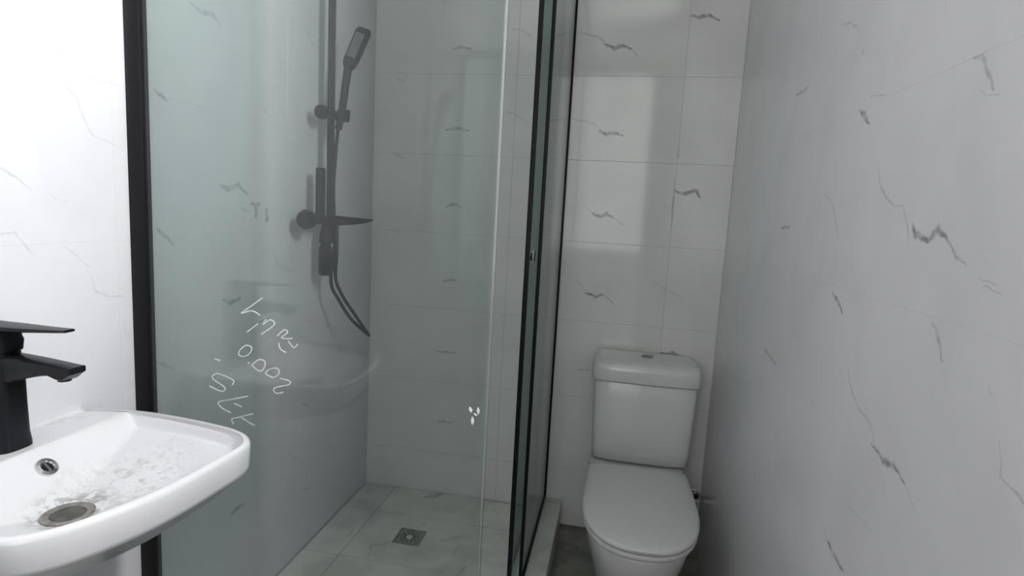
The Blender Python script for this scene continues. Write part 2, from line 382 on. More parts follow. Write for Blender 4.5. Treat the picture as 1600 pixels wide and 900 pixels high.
V_FLOOR = [
    (0.6, [(-0.6935, 2.1255, 0.01024), (-0.6571, 2.1473, 0.02291), (-0.6274, 2.2015, 0.01052)]),
    (0.8, [(-0.4785, 2.178, 0.00453), (-0.4172, 2.1796, 0.01003), (-0.3519, 2.1718, 0.00448)]),
    (0.35, [(-0.6926, 1.8021, 0.00709), (-0.7275, 1.7719, 0.01558), (-0.7628, 1.7501, 0.00696)]),
    (0.35, [(-0.7544, 1.7524, 0.00522), (-0.7451, 1.7007, 0.00508)]),
    (0.3, [(-0.5382, 1.8411, 0.00713), (-0.496, 1.8739, 0.01604), (-0.4528, 1.9074, 0.0073)]),
    (0.3, [(-0.4654, 1.841, 0.00709), (-0.4731, 1.7873, 0.00691)]),
    (0.5, [(-0.6333, 1.9228, 0.0056), (-0.6286, 1.9379, 0.00564)]),
    (0.3, [(-0.432, 1.9484, 0.00557), (-0.3955, 1.9905, 0.00566)]),
    (0.4, [(-0.4216, 1.6845, 0.00816), (-0.4165, 1.721, 0.00831)]),
    (0.3, [(-0.4055, 2.1142, 0.00798), (-0.3827, 2.0804, 0.00785)]),
    (0.3, [(-0.8582, 1.7848, 0.00535), (-0.8614, 1.8267, 0.00546)]),
    (0.35, [(-0.7133, 1.7441, 0.00518), (-0.6907, 1.7742, 0.00525)]),
    (0.25, [(-0.5925, 1.9118, 0.00555), (-0.5542, 1.9227, 0.00556)]),
]
V_HAND = [
    ((-0.6826, 1.0352), (-0.706, 1.0176), (-0.7294, 1.0005), (-0.7061, 1.0075), (-0.6874, 0.9998)),
    ((-0.717, 0.9629), (-0.6953, 0.98), (-0.6738, 0.9963), (-0.6812, 0.9817), (-0.6672, 0.9922), (-0.6571, 0.9888), (-0.6591, 0.9808), (-0.6856, 0.961)),
    ((-0.6738, 0.9956), (-0.6914, 0.9833)),
    ((-0.6506, 0.961), (-0.6351, 0.975), (-0.6278, 0.9703), (-0.6409, 0.9587), (-0.6255, 0.958), (-0.6171, 0.9602)),
    ((-0.6471, 0.9477), (-0.6428, 0.9354), (-0.6308, 0.9294)),
    ((-0.6262, 0.9533), (-0.6139, 0.9411), (-0.6059, 0.9491)),
    ((-0.72, 0.936), (-0.7093, 0.9348), (-0.7066, 0.9285), (-0.7134, 0.9176), (-0.7266, 0.9119), (-0.7353, 0.9154), (-0.7328, 0.9248), (-0.72, 0.936)),
    ((-0.7155, 0.9008), (-0.7116, 0.8986)),
    ((-0.7068, 0.8962), (-0.6909, 0.9088), (-0.6791, 0.9078), (-0.6768, 0.8993), (-0.6831, 0.8876), (-0.6926, 0.8866), (-0.7068, 0.8962)),
    ((-0.6768, 0.8816), (-0.6713, 0.8888), (-0.6572, 0.8951), (-0.6463, 0.8929), (-0.6478, 0.8832), (-0.6604, 0.8753), (-0.6768, 0.8816)),
    ((-0.6439, 0.8752), (-0.6229, 0.872), (-0.6252, 0.8644), (-0.6517, 0.856), (-0.6584, 0.849), (-0.6506, 0.8432), (-0.6365, 0.8477)),
    ((-0.7513, 0.8495), (-0.7487, 0.8603), (-0.7802, 0.87), (-0.7933, 0.8667), (-0.7942, 0.8572), (-0.7684, 0.8431), (-0.7717, 0.8345), (-0.7827, 0.8351), (-0.8035, 0.8419)),
    ((-0.7156, 0.8303), (-0.7545, 0.8187), (-0.779, 0.8121), (-0.7832, 0.8056), (-0.7731, 0.7972), (-0.7544, 0.7907)),
    ((-0.7472, 0.8116), (-0.7299, 0.8061)),
    ((-0.7039, 0.7945), (-0.7386, 0.7824), (-0.7529, 0.7768), (-0.7489, 0.767)),
    ((-0.7305, 0.783), (-0.7144, 0.7751), (-0.7, 0.7693)),
    ((-0.7899, 0.9007), (-0.7777, 0.8982)),
]
V_SPLAT = [
    ((-0.2512, 0.8618), (-0.2482, 0.8509)),
    ((-0.2351, 0.8625), (-0.2345, 0.8488)),
    ((-0.2454, 0.8437), (-0.2447, 0.8274)),
    ((-0.242, 0.8504), (-0.2381, 0.8458)),
]

# ------------------------------------------------------------------ tiled surfaces
def subtract(rects, hole):
    out = []
    for (a0, a1, b0, b1) in rects:
        h0, h1, k0, k1 = max(a0, hole[0]), min(a1, hole[1]), max(b0, hole[2]), min(b1, hole[3])
        if h0 >= h1 or k0 >= k1: out.append((a0, a1, b0, b1)); continue
        for q in ((a0, h0, b0, b1), (h1, a1, b0, b1), (h0, h1, b0, k0), (h0, h1, k1, b1)):
            if q[1] - q[0] > .004 and q[3] - q[2] > .004: out.append(q)
    return out

def grid(a0, a1, b0, b1, aj, bj, holes=()):
    A = sorted({a0, a1} | {x for x in aj if a0 + .01 < x < a1 - .01})
    B = sorted({b0, b1} | {x for x in bj if b0 + .01 < x < b1 - .01})
    R_ = [(p, q, s, t) for p, q in zip(A[:-1], A[1:]) for s, t in zip(B[:-1], B[1:])]
    for h in holes: R_ = subtract(R_, h)
    return R_

MESHES = {}
def tile_mesh(w, h, th, gap, mat_key, place):
    """open-backed tile with a chamfered rim, centred on its own origin; place maps (a, b, depth) to xyz"""
    key = (round(w, 4), round(h, 4), mat_key)
    if key in MESHES: return MESHES[key]
    W, H, c_ = w/2 - gap, h/2 - gap, min(.0002, gap * 2)
    vs = [(-W, -H, -.001), (W, -H, -.001), (W, H, -.001), (-W, H, -.001), (-W, -H, th-c_), (W, -H, th-c_), (W, H, th-c_), (-W, H, th-c_),
          (-W+c_, -H+c_, th), (W-c_, -H+c_, th), (W-c_, H-c_, th), (-W+c_, H-c_, th)]
    fs = []
    for k in (0, 4):
        for i in range(4):
            j = (i + 1) % 4; fs.append((k+i, k+j, k+4+j, k+4+i))
    fs.append((8, 9, 10, 11))
    me = bpy.data.meshes.new('tile')
    bm = bmesh.new(); V = [bm.verts.new(place(*p)) for p in vs]
    for q in fs: bm.faces.new([V[i] for i in q])
    bmesh.ops.recalc_face_normals(bm, faces=bm.faces)
    # open meshes: make the big face look out of the wall
    bm.faces.ensure_lookup_table()
    nrm = Vector(place(0, 0, 1))
    if bm.faces[-1].normal.dot(nrm) < 0: bmesh.ops.reverse_faces(bm, faces=bm.faces)
    bm.to_mesh(me); bm.free()
    MESHES[key] = me
    return me

MATS = {}
def wall_tiles(wall, parent, rects, strokes, place, th=.0012, gap=.00005, rough=.2, tilt=.0):
    for (a0, a1, b0, b1) in rects:
        mine = [s_ for s_ in strokes if any(a0 - .02 < p[0] < a1 + .02 and b0 - .02 < p[1] < b1 + .02 for p in s_[1])]
        key = wall if not mine else wall + '_%.3f_%.3f' % (a0, b0)
        if key not in MATS: MATS[key] = marble('marble_tile_' + key, wall, mine, rough)
        me = tile_mesh(a1 - a0, b1 - b0, th, gap, wall, place)
        o = bpy.data.objects.new('tile', me); COL.objects.link(o)
        if not me.materials: me.materials.append(MATS[wall] if wall in MATS else MATS[key])
        o.material_slots[0].link = 'OBJECT'; o.material_slots[0].material = MATS[key]
        o.location = place((a0 + a1) / 2, (b0 + b1) / 2, 0, True)
        o.parent = parent

ZJ = [0.2317 + .3 * k for k in range(9)]
T = .0012

# left wall
w = MB().box(XL - .10, XL - T, YF - .1, YB + .1, 0, ZC).build('wall_left', GROUT_WHITE)
tag(w, 'bright white marble tiled wall on the left behind the basin', 'wall', kind='structure')
YJ = [YB - .6 * k for k in range(1, 6)]
wall_tiles('left', w, grid(YF, YB, 0, ZC, YJ, ZJ), V_LEFT, lambda a, b, d, ab=False: ((XL - T if ab else 0) + d, a, b))

# back wall
w = MB().box(XL, XR, YB + T, YB + .1, 0, ZC).build('wall_back', GROUT)
tag(w, 'grey-white marble tiled wall behind the toilet and shower', 'wall', kind='structure')
XJ = [.185 - .6 * k for k in range(3)]
wall_tiles('back', w, grid(XL, XR, 0, ZC, XJ, ZJ), V_BACK, lambda a, b, d, ab=False: (a, (YB + T if ab else 0) - d, b), gap=.0006, rough=.07)

# right wall with its window opening
m = MB()
for (a0, a1, b0, b1) in subtract([(YF - .1, YB + .1, 0, ZC)], WIN): m.box(XR + T, XR + .10, a0, a1, b0, b1)
w = m.build('wall_right', GROUT_WHITE)
tag(w, 'white marble tiled wall with dark vein marks on the right', 'wall', kind='structure')
wall_tiles('right', w, grid(YF, YB, 0, ZC, YJ, ZJ, [WIN]), V_RIGHT, lambda a, b, d, ab=False: ((XR + T if ab else 0) - d, a, b), rough=.24)

# front wall with its doorway, ceiling, floor
m = MB()
for (a0, a1, b0, b1) in subtract([(XL, XR, 0, ZC)], DOOR): m.box(a0, a1, YF - .1, YF, b0, b1)
w = m.build('wall_front', FRONT)
tag(w, 'unseen plastered wall with the doorway behind the viewer, greyed to cut bounced light', 'wall', kind='structure')
w = MB().box(XL - .1, XR + .1, YF - .1, YB + .1, ZC, ZC + .1).build('ceiling', PLASTER)
tag(w, 'plain white ceiling of the bathroom', 'ceiling', kind='structure')
fl = MB().box(XL - .1, XR + .1, YF - .1, YB + .1, -.1, -T).build('floor', GROUT_FLOOR)
tag(fl, 'dirty marble tiled bathroom floor around the toilet', 'floor', kind='structure')
KX0, KX1 = -.255, -.142
m1 = [(.75, [(-.14, 2.17, .02), (-.10, 2.165, .03), (-.02, 2.175, .02)]), (.5, [(-.13, 1.95, .02), (-.10, 1.93, .012)]), (.6, [(-.07, 2.03, .006), (-.065, 2.04, .006)]),
      (.45, [(-.14, 1.8, .012), (-.12, 2.1, .02)])]
wall_tiles('dirty', fl, [r_ for r_ in grid(XL, XR, YF, YB, [-.44, .16], [1.92, 1.62, 1.32, 1.02, .72, .42, .12, -.18, -.48], [(XL, KX1, GY - .05, YB)])], m1, lambda a, b, d, ab=False: (a, b, (-T if ab else 0) + d), gap=.0015, rough=.35)

# raised shower floor with the drain let in, and the kerb
DR = (-.701, -.603, 1.790, 1.888)
m = MB()
m.box(XL, KX0, GY + .03, YB, 0, ZS - .004)
sf = m.build('floor', GROUT_FLOOR)
tag(sf, 'raised marble tiled shower floor behind the green glass', 'floor', kind='structure')
FR = grid(XL + .004, KX0, GY + .03, YB - .004, [-.84], [1.675, 1.375, 1.975])
cut = [q for q in FR if q[0] < DR[0] and q[1] > DR[1] and q[2] < DR[2] and q[3] > DR[3]][0]
FR.remove(cut)
wall_tiles('floor', sf, FR, V_FLOOR, lambda a, b, d, ab=False: (a, b, (ZS - .004 if ab else 0) + d), th=.004, gap=.0012, rough=.3)
g_ = .0012; (a0, a1, b0, b1) = cut; A_ = (a0 + g_, DR[0], DR[1], a1 - g_); B_ = (b0 + g_, DR[2], DR[3], b1 - g_)
rg = lambda x0, x1, y0, y1, z: [(x0, y0, z), (x1, y0, z), (x1, y1, z), (x0, y1, z)]
mine = [q for q in V_FLOOR if any(a0 < p[0] < a1 and b0 < p[1] < b1 for p in q[1])]
MB().loft([rg(A_[0], A_[3], B_[0], B_[3], ZS - .004), rg(A_[0], A_[3], B_[0], B_[3], ZS - .0003), rg(A_[0] + .0003, A_[3] - .0003, B_[0] + .0003, B_[3] - .0003, ZS),
           rg(DR[0], DR[1], DR[2], DR[3], ZS), rg(DR[0], DR[1], DR[2], DR[3], ZS - .004)], False, False).build('tile', marble('marble_tile_drain', 'floor', mine, .3), sf)
KERB = marble('kerb_marble', 'floor', [(.5, [(-.165, 1.62, .006), (-.16, 1.66, .006)]), (.5, [(-.16, 2.14, .008), (-.2, 2.15, .008)])], .35)
k = MB().box(KX0, KX1, GY - .05, YB, 0, ZK).box(XL, KX0, GY - .05, GY + .03, 0, ZK).build('trim_1', KERB, bevel=.003)
tag(k, 'low marble kerb around the shower, beside the toilet', 'shower kerb', kind='structure')

# window in the right wall (above the frame): frame and pane
wn = MB()
y0, y1, z0, z1 = WIN
for q in ((y0, y0 + .025, z0, z1), (y1 - .025, y1, z0, z1), (y0, y1, z0, z0 + .025), (y0, y1, z1 - .025, z1)): wn.box(XR + .03, XR + .07, *q)
wn = wn.build('window_1', BLACK)
tag(wn, 'small black framed window high in the right wall', 'window', kind='structure')
MB().box(XR + .047, XR + .052, y0 + .02, y1 - .02, z0 + .02, z1 - .02).build('window_pane', CLEAR, wn)

# door frame and the door standing open outside
dm = MB()
x0, x1, z0, z1 = DOOR
dm.box(x0 - .04, x0, YF - .11, YF + .01, 0, z1 + .04).box(x1, x1 + .04, YF - .11, YF + .01, 0, z1 + .04).box(x0, x1, YF - .11, YF + .01, z1, z1 + .04)
dm = dm.build('trim_2', WOOD, bevel=.003)
tag(dm, 'brown wooden frame of the doorway behind the viewer', 'door frame', kind='structure')

# ------------------------------------------------------------------ floor drain
dr = empty('floor_drain', (-.652, 1.839, ZS - .004))
tag(dr, 'square brownish steel drain cover set in the shower floor', 'floor drain')
m = MB(); a, b, c_, d_ = DR
for q in ((a+.001, a+.008, c_+.001, d_-.001), (b-.008, b-.001, c_+.001, d_-.001), (a+.008, b-.008, c_+.001, c_+.008), (a+.008, b-.008, d_-.008, d_-.001)): m.box(q[0], q[1], q[2], q[3], ZS - .004, ZS + .0015)
m.build('drain_frame', STEEL, dr, bevel=.0006)
MB().box(a+.008, b-.008, c_+.008, d_-.008, ZS - .004, ZS - .0005).build('drain_plate', STEEL, dr)
m = MB()
for rr in (.018, .030): 
    for k_ in range(12):
        an = k_ * math.pi / 6
        m.lathe([(.0001, 0), (.003, 0), (.003, .0012), (.0001, .0012)], (-.652 + rr * math.cos(an), 1.839 + rr * math.sin(an), ZS - .0006), n=8)
m.build('drain_holes', RUBBER, dr)
MB().lathe([(.0001, 0), (.013, 0), (.012, .002), (.0001, .0025)], (-.652, 1.839, ZS - .0006), n=20).build('drain_cap', CHROME, dr, True)

# ------------------------------------------------------------------ front glass screen
sc = empty('shower_screen', (-.6, GY, ZK))
tag(sc, 'large fixed green glass shower panel with white handwriting, beside the basin', 'shower screen')
MB().box(XL + .012, -.222, GY - .004, GY + .004, ZK + .002, ZT).build('glass_pane', GLASS, sc)
MB().box(XL, XL + .034, GY - .010, GY + .012, ZK, ZT).build('wall_channel', BLACK, sc, bevel=.0015)
MB().box(XL + .034, -.222, GY - .012, GY + .012, ZK, ZK + .022).build('bottom_rail', BLACK, sc, bevel=.0015)
MB().box(XL + .034, -.222, GY - .014, GY + .014, ZT - .01, ZT + .03).build('top_rail', BLACK, sc, bevel=.0015)
MB().box(-.222, -.217, GY - .005, GY + .005, ZK + .022, ZT - .01).build('edge_seal', SEAL, sc, bevel=.001)
for st in V_HAND:
    pts = smoothline([(p[0], 0, p[1]) for p in st], 5)
    # a flat chalky ribbon lying on the glass
    L_ = []; 
    for i, p in enumerate(pts):
        t = (pts[min(i+1, len(pts)-1)] - pts[max(i-1, 0)]).normalized(); n_ = Vector((-t.z, 0, t.x))
        wd = .00105 * (.75 + .5 * random.random())
        L_.append([tuple(Vector((p.x, GY - .0040, p.z)) + n_ * wd), tuple(Vector((p.x, GY - .0040, p.z)) - n_ * wd),
                   tuple(Vector((p.x, GY - .0045, p.z)) - n_ * wd), tuple(Vector((p.x, GY - .0045, p.z)) + n_ * wd)])
    MB().loft(L_).build('handwriting_stroke', MARKER, sc)
for st in V_SPLAT:
    (xa, za), (xb, zb) = st; n_ = 12; rings = []
    for k_ in range(7):
        t = k_ / 6; w_ = .0035 * math.sin(math.pi * (t * .9 + .05)) * (.7 + .6 * random.random())
        x, z = xa + (xb - xa) * t, za + (zb - za) * t
        rings.append([(x + w_ * math.cos(j * 2 * math.pi / n_), GY - .004 - .0025 * max(0, math.sin(j * 2 * math.pi / n_)), z) for j in range(n_)])
    MB().loft(rings).build('adhesive_blob', ADHESIVE, sc, True)

# ------------------------------------------------------------------ side: fixed glass panel and sliding door
PX = -.214
sp_ = empty('side_glass_panel', (PX, 1.9, ZK))
tag(sp_, 'narrow fixed glass panel with thin black frame on the kerb beside the toilet', 'shower panel')
MB().box(PX - .003, PX + .003, 1.605, YB - .004, ZK + .01, ZT).build('glass_pane', SIDE_GLASS, sp_)
MB().box(PX - .005, PX + .005, 1.599, 1.609, ZK, ZT).build('front_stile', BLACK, sp_, bevel=.001)
MB().box(PX - .007, PX + .007, YB - .012, YB, ZK, ZT).build('wall_stile', BLACK, sp_, bevel=.001)
MB().box(PX - .007, PX + .007, 1.610, YB - .012, ZK, ZK + .014).build('bottom_rail', BLACK, sp_, bevel=.001)
tk = MB().box(PX - .032, PX + .008, GY + .02, YB, ZT, ZT + .035).build('sliding_track', BLACK, None, bevel=.001)
tag(tk, 'black overhead track running along the top of the side glass', 'track')

DX = -.238; DY0, DY1 = 1.536, 2.12
dd = empty('sliding_shower_door', (DX, 1.8, ZK))
tag(dd, 'half open sliding glass shower door with thick black edge and chrome knob', 'shower door')
MB().box(DX - .003, DX + .003, DY0 + .005, DY1, ZK + .008, ZT).build('glass_pane', SIDE_GLASS, dd)
MB().box(DX - .006, DX + .006, DY0 - .007, DY0 + .007, ZK + .004, ZT).build('front_stile', BLACK, dd, bevel=.001)
MB().lathe([(.0001, 0), (.008, 0), (.008, .003), (.019, .004), (.020, .009), (.017, .0125), (.0001, .013)], (DX + .003, DY0 + .030, 1.112), 'x', 24).build('knob', CHROME, dd, True)

# ------------------------------------------------------------------ shower column on the left wall
RX, RY = -.915, 1.728
col = empty('shower_column', (XL, RY, 1.17))
tag(col, 'black wall mounted shower column with mixer and spout', 'shower column')
MB().box(RX - .007, RX + .007, RY - .014, RY + .014, 1.10, 2.05).build('riser_pipe', SHOWER_BLACK, col, bevel=.003)
MB().tube([(XL, RY, 2.0), (RX, RY, 2.0)], .010, 14).build('wall_bracket', SHOWER_BLACK, col, True)
MB().lathe([(.0001, 0), (.030, 0), (.030, .006), (.012, .012), (.012, .06), (.0001, .06)], (XL, 1.676, 1.172), 'x', 28).build('wall_flange', SHOWER_BLACK, col, True)
MB().tube([(RX, 1.60, 1.174), (RX, 1.76, 1.172)], .014, 18).build('mixer_bar', SHOWER_BLACK, col, True)
MB().lathe([(.0001, -.024), (.020, -.024), (.026, -.017), (.028, 0), (.026, .014), (.0001, .016)], (RX, 1.590, 1.174), 'y', 28).build('mixer_knob', SHOWER_BLACK, col, True)
MB().box(RX - .010, RX + .012, 1.652, 1.680, 1.165, 1.332).build('mixer_body', SHOWER_BLACK, col, bevel=.004)
m = MB().lathe([(.0001, .996), (.016, .996), (.021, 1.004), (.021, 1.085), (.017, 1.089), (.017, 1.097), (.021, 1.10), (.019, 1.125), (.013, 1.15), (.012, 1.175), (.0001, 1.175)], (RX, 1.702, 0), 'z', 28)
m.build('diverter_handle', SHOWER_BLACK, col, True)
rings = []
for t in range(9):
    q = t / 8; x = RX - .005 + .150 * q; wy = .024 * (1 - .35 * q); h0 = .030 * (1 - q) ** .6 + .005
    zt_ = 1.188 - .006 * q
    rings.append([(x, 1.722 - wy, zt_), (x, 1.722 + wy, zt_), (x, 1.722 + wy * .8, zt_ - h0), (x, 1.722 - wy * .8, zt_ - h0)])
MB().loft(rings).build('spout', SHOWER_BLACK, col, bevel=.001)
m = MB().tube([(RX, 1.672, 1.499), (RX, 1.765, 1.503)], .016, 18).lathe([(.0001, -.012), (.020, -.012), (.022, 0), (.020, .010), (.0001, .012)], (RX, 1.672, 1.499), 'y', 24)
slb = m.build('slider_bracket', SHOWER_BLACK, col, True)
MB().lathe([(.0001, -.016), (.017, -.018), (.020, .016), (.0001, .016)], (-.876, 1.735, 1.500), 'z', 22).tube([(RX, 1.735, 1.5), (-.885, 1.735, 1.5)], .010, 14).build('handset_holder', SHOWER_BLACK, slb, True)

hs = empty('hand_shower', (-.88, 1.725, 1.50))
tag(hs, 'slim black hand shower with paddle head held in the slider', 'hand shower')
hp = smoothline([(-.884, 1.716, 1.455), (-.875, 1.723, 1.518), (-.866, 1.726, 1.60), (-.858, 1.728, 1.655)], 5)
MB().tube(hp, [.0105 + .003 * i / len(hp) for i in range(len(hp))], 14).build('handle', SHOWER_BLACK, hs, True)
# flat rectangular paddle head, tilted into the room
ax = (Vector((-.812, 1.735, 1.765)) - Vector((-.862, 1.727, 1.645))).normalized()
side = Vector((.90, -.30, 0)).normalized()
side = (side - ax * side.dot(ax)).normalized(); nr = ax.cross(side)
rings = []
base = Vector((-.861, 1.727, 1.640))
for t, w_, th in ((0, .014, .010), (.012, .023, .009), (.026, .028, .008), (.118, .029, .008), (.131, .022, .006)):
    p = base + ax * t
    rings.append([tuple(p + side * w_ * a_ + nr * th * b_) for a_, b_ in ((-1, -1), (1, -1), (1, 1), (-1, 1))])
shd = MB().loft(rings).build('shower_head', SHOWER_BLACK, hs, bevel=.003)
FACE = plain('grey_spray_face', (.10, .105, .105), .4)
rings = []
for t in (.034, .112):
    p = base + ax * t
    rings.append([tuple(p + side * (.020 * a_) + nr * b_) for a_, b_ in ((-1, -.0088), (1, -.0088), (1, -.0076), (-1, -.0076))])
MB().loft(rings).build('spray_face', FACE, shd)
hose = smoothline([(-.885, 1.716, 1.457), (-.889, 1.708, 1.36), (-.893, 1.707, 1.261), (-.896, 1.726, 1.09), (-.905, 1.721, .974), (-.885, 1.74, .91), (-.865, 1.794, .838), (-.838, 1.852, .783), (-.832, 1.85, .782), (-.845, 1.781, .855), (-.865, 1.722, .931), (-.875, 1.694, .99), (-.875, 1.698, 1.061), (-.877, 1.703, 1.165)], 8)
MB().tube(hose, .0055, 10).build('hose', RUBBER, hs, True)

# ------------------------------------------------------------------ wash basin
BC = Vector((-.776, .68)); BZ = .818
full = [(-.975, .893), (-.935, .906), (-.877, .917), (-.829, .918), (-.755, .912), (-.679, .900), (-.638, .888), (-.609, .871), (-.591, .848), (-.586, .820), (-.587, .78), (-.590, .712), (-.599, .649), (-.620, .585), (-.645, .540), (-.682, .511), (-.75, .499), (-.83, .495), (-.877, .496), (-.935, .505), (-.975, .516)]
ol = smoothline([(x, y, 0) for x, y in full], 7)
nb = 14
ol += [Vector((XL, ol[-1].y + (ol[0].y - ol[-1].y) * k / nb, 0)) for k in range(1, nb)]
def ring_at(s_, z, off=0):
    out = []
    for p in ol:
        q = Vector((p.x, p.y)) - BC; L_ = q.length
        k_ = s_ if off == 0 else (L_ - off) / L_
        P = BC + q * k_
        x = P.x
        if p.x < XL + .004 and off != 0: x = XL
        out.append((max(x, XL), P.y, z))
    return out
def bowl_z(x, y, s_):
    bottom = .748 + .062 * max(0.0, s_ - .2) ** 1.1 + .018 * sstep(.90, .97, s_)     # dished floor of the bowl
    back = BZ - .003 - .89 * max(0.0, x + .889)                         # slope below the tap ledge
    k_ = .0025; h_ = max(k_ - abs(back - bottom), 0) / k_
    return max(back, bottom) + h_ * h_ * k_ * .25
bs = empty('wash_basin', (XL, .71, .70))
tag(bs, 'dusty white ceramic wash basin hung on the left wall', 'basin')
rings = []
for s_, z in ((.30, .690), (.62, .700), (.86, .735)):
    rg = ring_at(s_, z); rings.append([(XL + (x - XL) * (.80 if s_ < .5 else 1) if True else x, y, zz) for x, y, zz in rg])
rings[0] = [(max(XL, x - .08), y, z) for x, y, z in rings[0]]
rings[1] = [(max(XL, x - .05), y, z) for x, y, z in rings[1]]
rings[2] = [(max(XL, x - .01), y, z) for x, y, z in rings[2]]
for off, z in ((.012, .762), (.005, .767), (.0015, .775), (.0005, .800), (0.0001, .810), (.0015, .8155), (.005, .818), (.011, .818)): rings.append(ring_at(1, z, off))
NR = 64
for k_ in range(NR):
    s_ = .965 - .955 * k_ / (NR - 1)
    rings.append([(x, y, bowl_z(x, y, s_)) for x, y, z in ring_at(s_, 0)])
def dirty_ceramic():
    m, t, b = new_mat('dusty_white_ceramic'); N, Lk = t.nodes, t.links
    g = N.new('ShaderNodeNewGeometry'); 
    def noise(sc_, det, lo, hi):
        n = N.new('ShaderNodeTexNoise'); n.inputs['Scale'].default_value = sc_; n.inputs['Detail'].default_value = det; n.inputs['Roughness'].default_value = .65
        Lk.new(g.outputs['Position'], n.inputs['Vector'])
        r_ = N.new('ShaderNodeMapRange'); r_.inputs['From Min'].default_value = lo; r_.inputs['From Max'].default_value = hi
        Lk.new(n.outputs['Fac'], r_.inputs['Value']); return r_.outputs[0]
    def near(p, r0, r1, sc_=(1, 1, 1)):
        s_ = N.new('ShaderNodeVectorMath'); s_.operation = 'SUBTRACT'; Lk.new(g.outputs['Position'], s_.inputs[0]); s_.inputs[1].default_value = p
        q = N.new('ShaderNodeVectorMath'); q.operation = 'MULTIPLY'; Lk.new(s_.outputs[0], q.inputs[0]); q.inputs[1].default_value = sc_
        l = N.new('ShaderNodeVectorMath'); l.operation = 'LENGTH'; Lk.new(q.outputs[0], l.inputs[0])
        r_ = N.new('ShaderNodeMapRange'); r_.interpolation_type = 'SMOOTHSTEP'; r_.inputs['From Min'].default_value = r0; r_.inputs['From Max'].default_value = r1
        r_.inputs['To Min'].default_value = 1; r_.inputs['To Max'].default_value = 0
        Lk.new(l.outputs['Value'], r_.inputs['Value']); return r_.outputs[0]
    def mul(a, b_, c=None):
        n = N.new('ShaderNodeMath'); n.operation = 'MULTIPLY'; Lk.new(a, n.inputs[0])
        if isinstance(b_, float): n.inputs[1].default_value = b_
        else: Lk.new(b_, n.inputs[1])
        return n.outputs[0]
    def mx(a, b_):
        n = N.new('ShaderNodeMath'); n.operation = 'MAXIMUM'; Lk.new(a, n.inputs[0]); Lk.new(b_, n.inputs[1]); return n.outputs[0]
    smear = mul(mul(noise(55, 7, .50, .66), near((-.755, .745, .75), .03, .12, (1, .7, .4))), .5)
    specks = mul(mul(noise(190, 3, .62, .70), near((-.73, .77, .75), .05, .15, (1, .8, .4))), .75)
    rim = mul(mul(noise(70, 5, .46, .56), near((-.78, .69, .748), .028, .062, (1, .8, .5))), .75)
    wall = mul(mul(noise(30, 5, .52, .62), near((-.955, .83, .818), .02, .07, (1.6, .7, 1))), .28)
    fac = mx(mx(smear, specks), mx(rim, wall))
    mi = N.new('ShaderNodeMix'); mi.data_type = 'RGBA'; Lk.new(fac, mi.inputs['Factor'])
    mi.inputs[6].default_value = (.64, .64, .655, 1); mi.inputs[7].default_value = (.22, .21, .195, 1)
    Lk.new(mi.outputs[2], b.inputs['Base Color'])
    b.inputs['Roughness'].default_value = .2; b.inputs['Coat Weight'].default_value = .2
    return m
MB().loft(rings).build('bowl', dirty_ceramic(), bs, True, sharp=60)
MB().lathe([(.0001, -.004), (.010, -.004), (.010, .0), (.0155, .001), (.0155, .0035), (.010, .0045), (.008, .001), (.0001, .001)], (0, 0, 0), 'x', 28).build('overflow_ring', CHROME, bs, True)
ovr = [q for q in bs.children if q.name.startswith('overflow_ring')][0]
MB().lathe([(.0001, 0), (.0075, 0), (.0075, .0012), (.0001, .0012)], (.0012, 0, 0), 'x', 20).build('overflow_hole', RUBBER, ovr)
MB().box(.0015, .0035, -.0018, .0018, -.0085, .0085).build('overflow_bar', CHROME, ovr)
for o_ in [q for q in bs.children if q.name.startswith('overflow')]:      # tilt it onto the back slope
    o_.matrix_parent_inverse = Matrix.Translation(bs.location).inverted() @ Matrix.Translation((-.861, .722, BZ - .003 - .89 * .028)) @ Matrix.Rotation(math.radians(-48), 4, 'Y')
DRZ = .7490
MB().lathe([(.022, -.006), (.033, -.001), (.034, .0015), (.031, .003), (.023, .0005), (.022, -.006)], (-.774, .678, DRZ), 'z', 36).build('drain_ring', STEEL, bs, True)
MB().lathe([(.0001, -.005), (.023, -.005), (.0228, .0008), (.0001, .0004)], (-.774, .678, DRZ), 'z', 32).build('drain_hole', plain('dark_drain', (.07, .07, .065), .6, var=.4, scale=60), bs)

# ------------------------------------------------------------------ faucet
FX, FY = -.935, .722
fa = empty('basin_faucet', (FX, FY, BZ - .003))
tag(fa, 'matte black single lever faucet standing on the white basin', 'faucet')
def rrect(cx, cy, hx, hy, z, n=32, e=3.2):
    out = []
    for k_ in range(n):
        a_ = k_ * 2 * math.pi / n; c_, s_ = math.cos(a_), math.sin(a_)
        out.append((cx + hx * math.copysign(abs(c_) ** (2 / e), c_), cy + hy * math.copysign(abs(s_) ** (2 / e), s_), z))
    return out
MB().loft([rrect(FX, FY, hx, hx, z) for hx, z in ((.0285, BZ - .003), (.0285, BZ + .004), (.0265, BZ + .02), (.0255, BZ + .07), (.025, .952), (.024, .956))]).build('body', MATTE_BLACK, fa, True)
MB().loft([rrect(FX, FY, hx, hx, z) for hx, z in ((.022, .955), (.022, .972), (.0245, .974), (.026, .990), (.024, .996), (.024, 1.006))]).build('cartridge_collar', MATTE_BLACK, fa, True)
rings = []
for t in range(11):
    q = t / 10; x = FX + .005 + .136 * q
    top = .970 - .003 * q - .006 * q * q; th = .040 * (1 - q) ** 1.6 + .013 + .009 * sstep(.70, .85, q) - .012 * sstep(.88, 1, q)
    wy = .017 - .003 * q
    rings.append([(x, FY + wy * a_, top - th * b_) for a_, b_ in ((-1, .12), (-.7, 0), (.7, 0), (1, .12), (1, .9), (.8, 1), (-.8, 1), (-1, .9))])
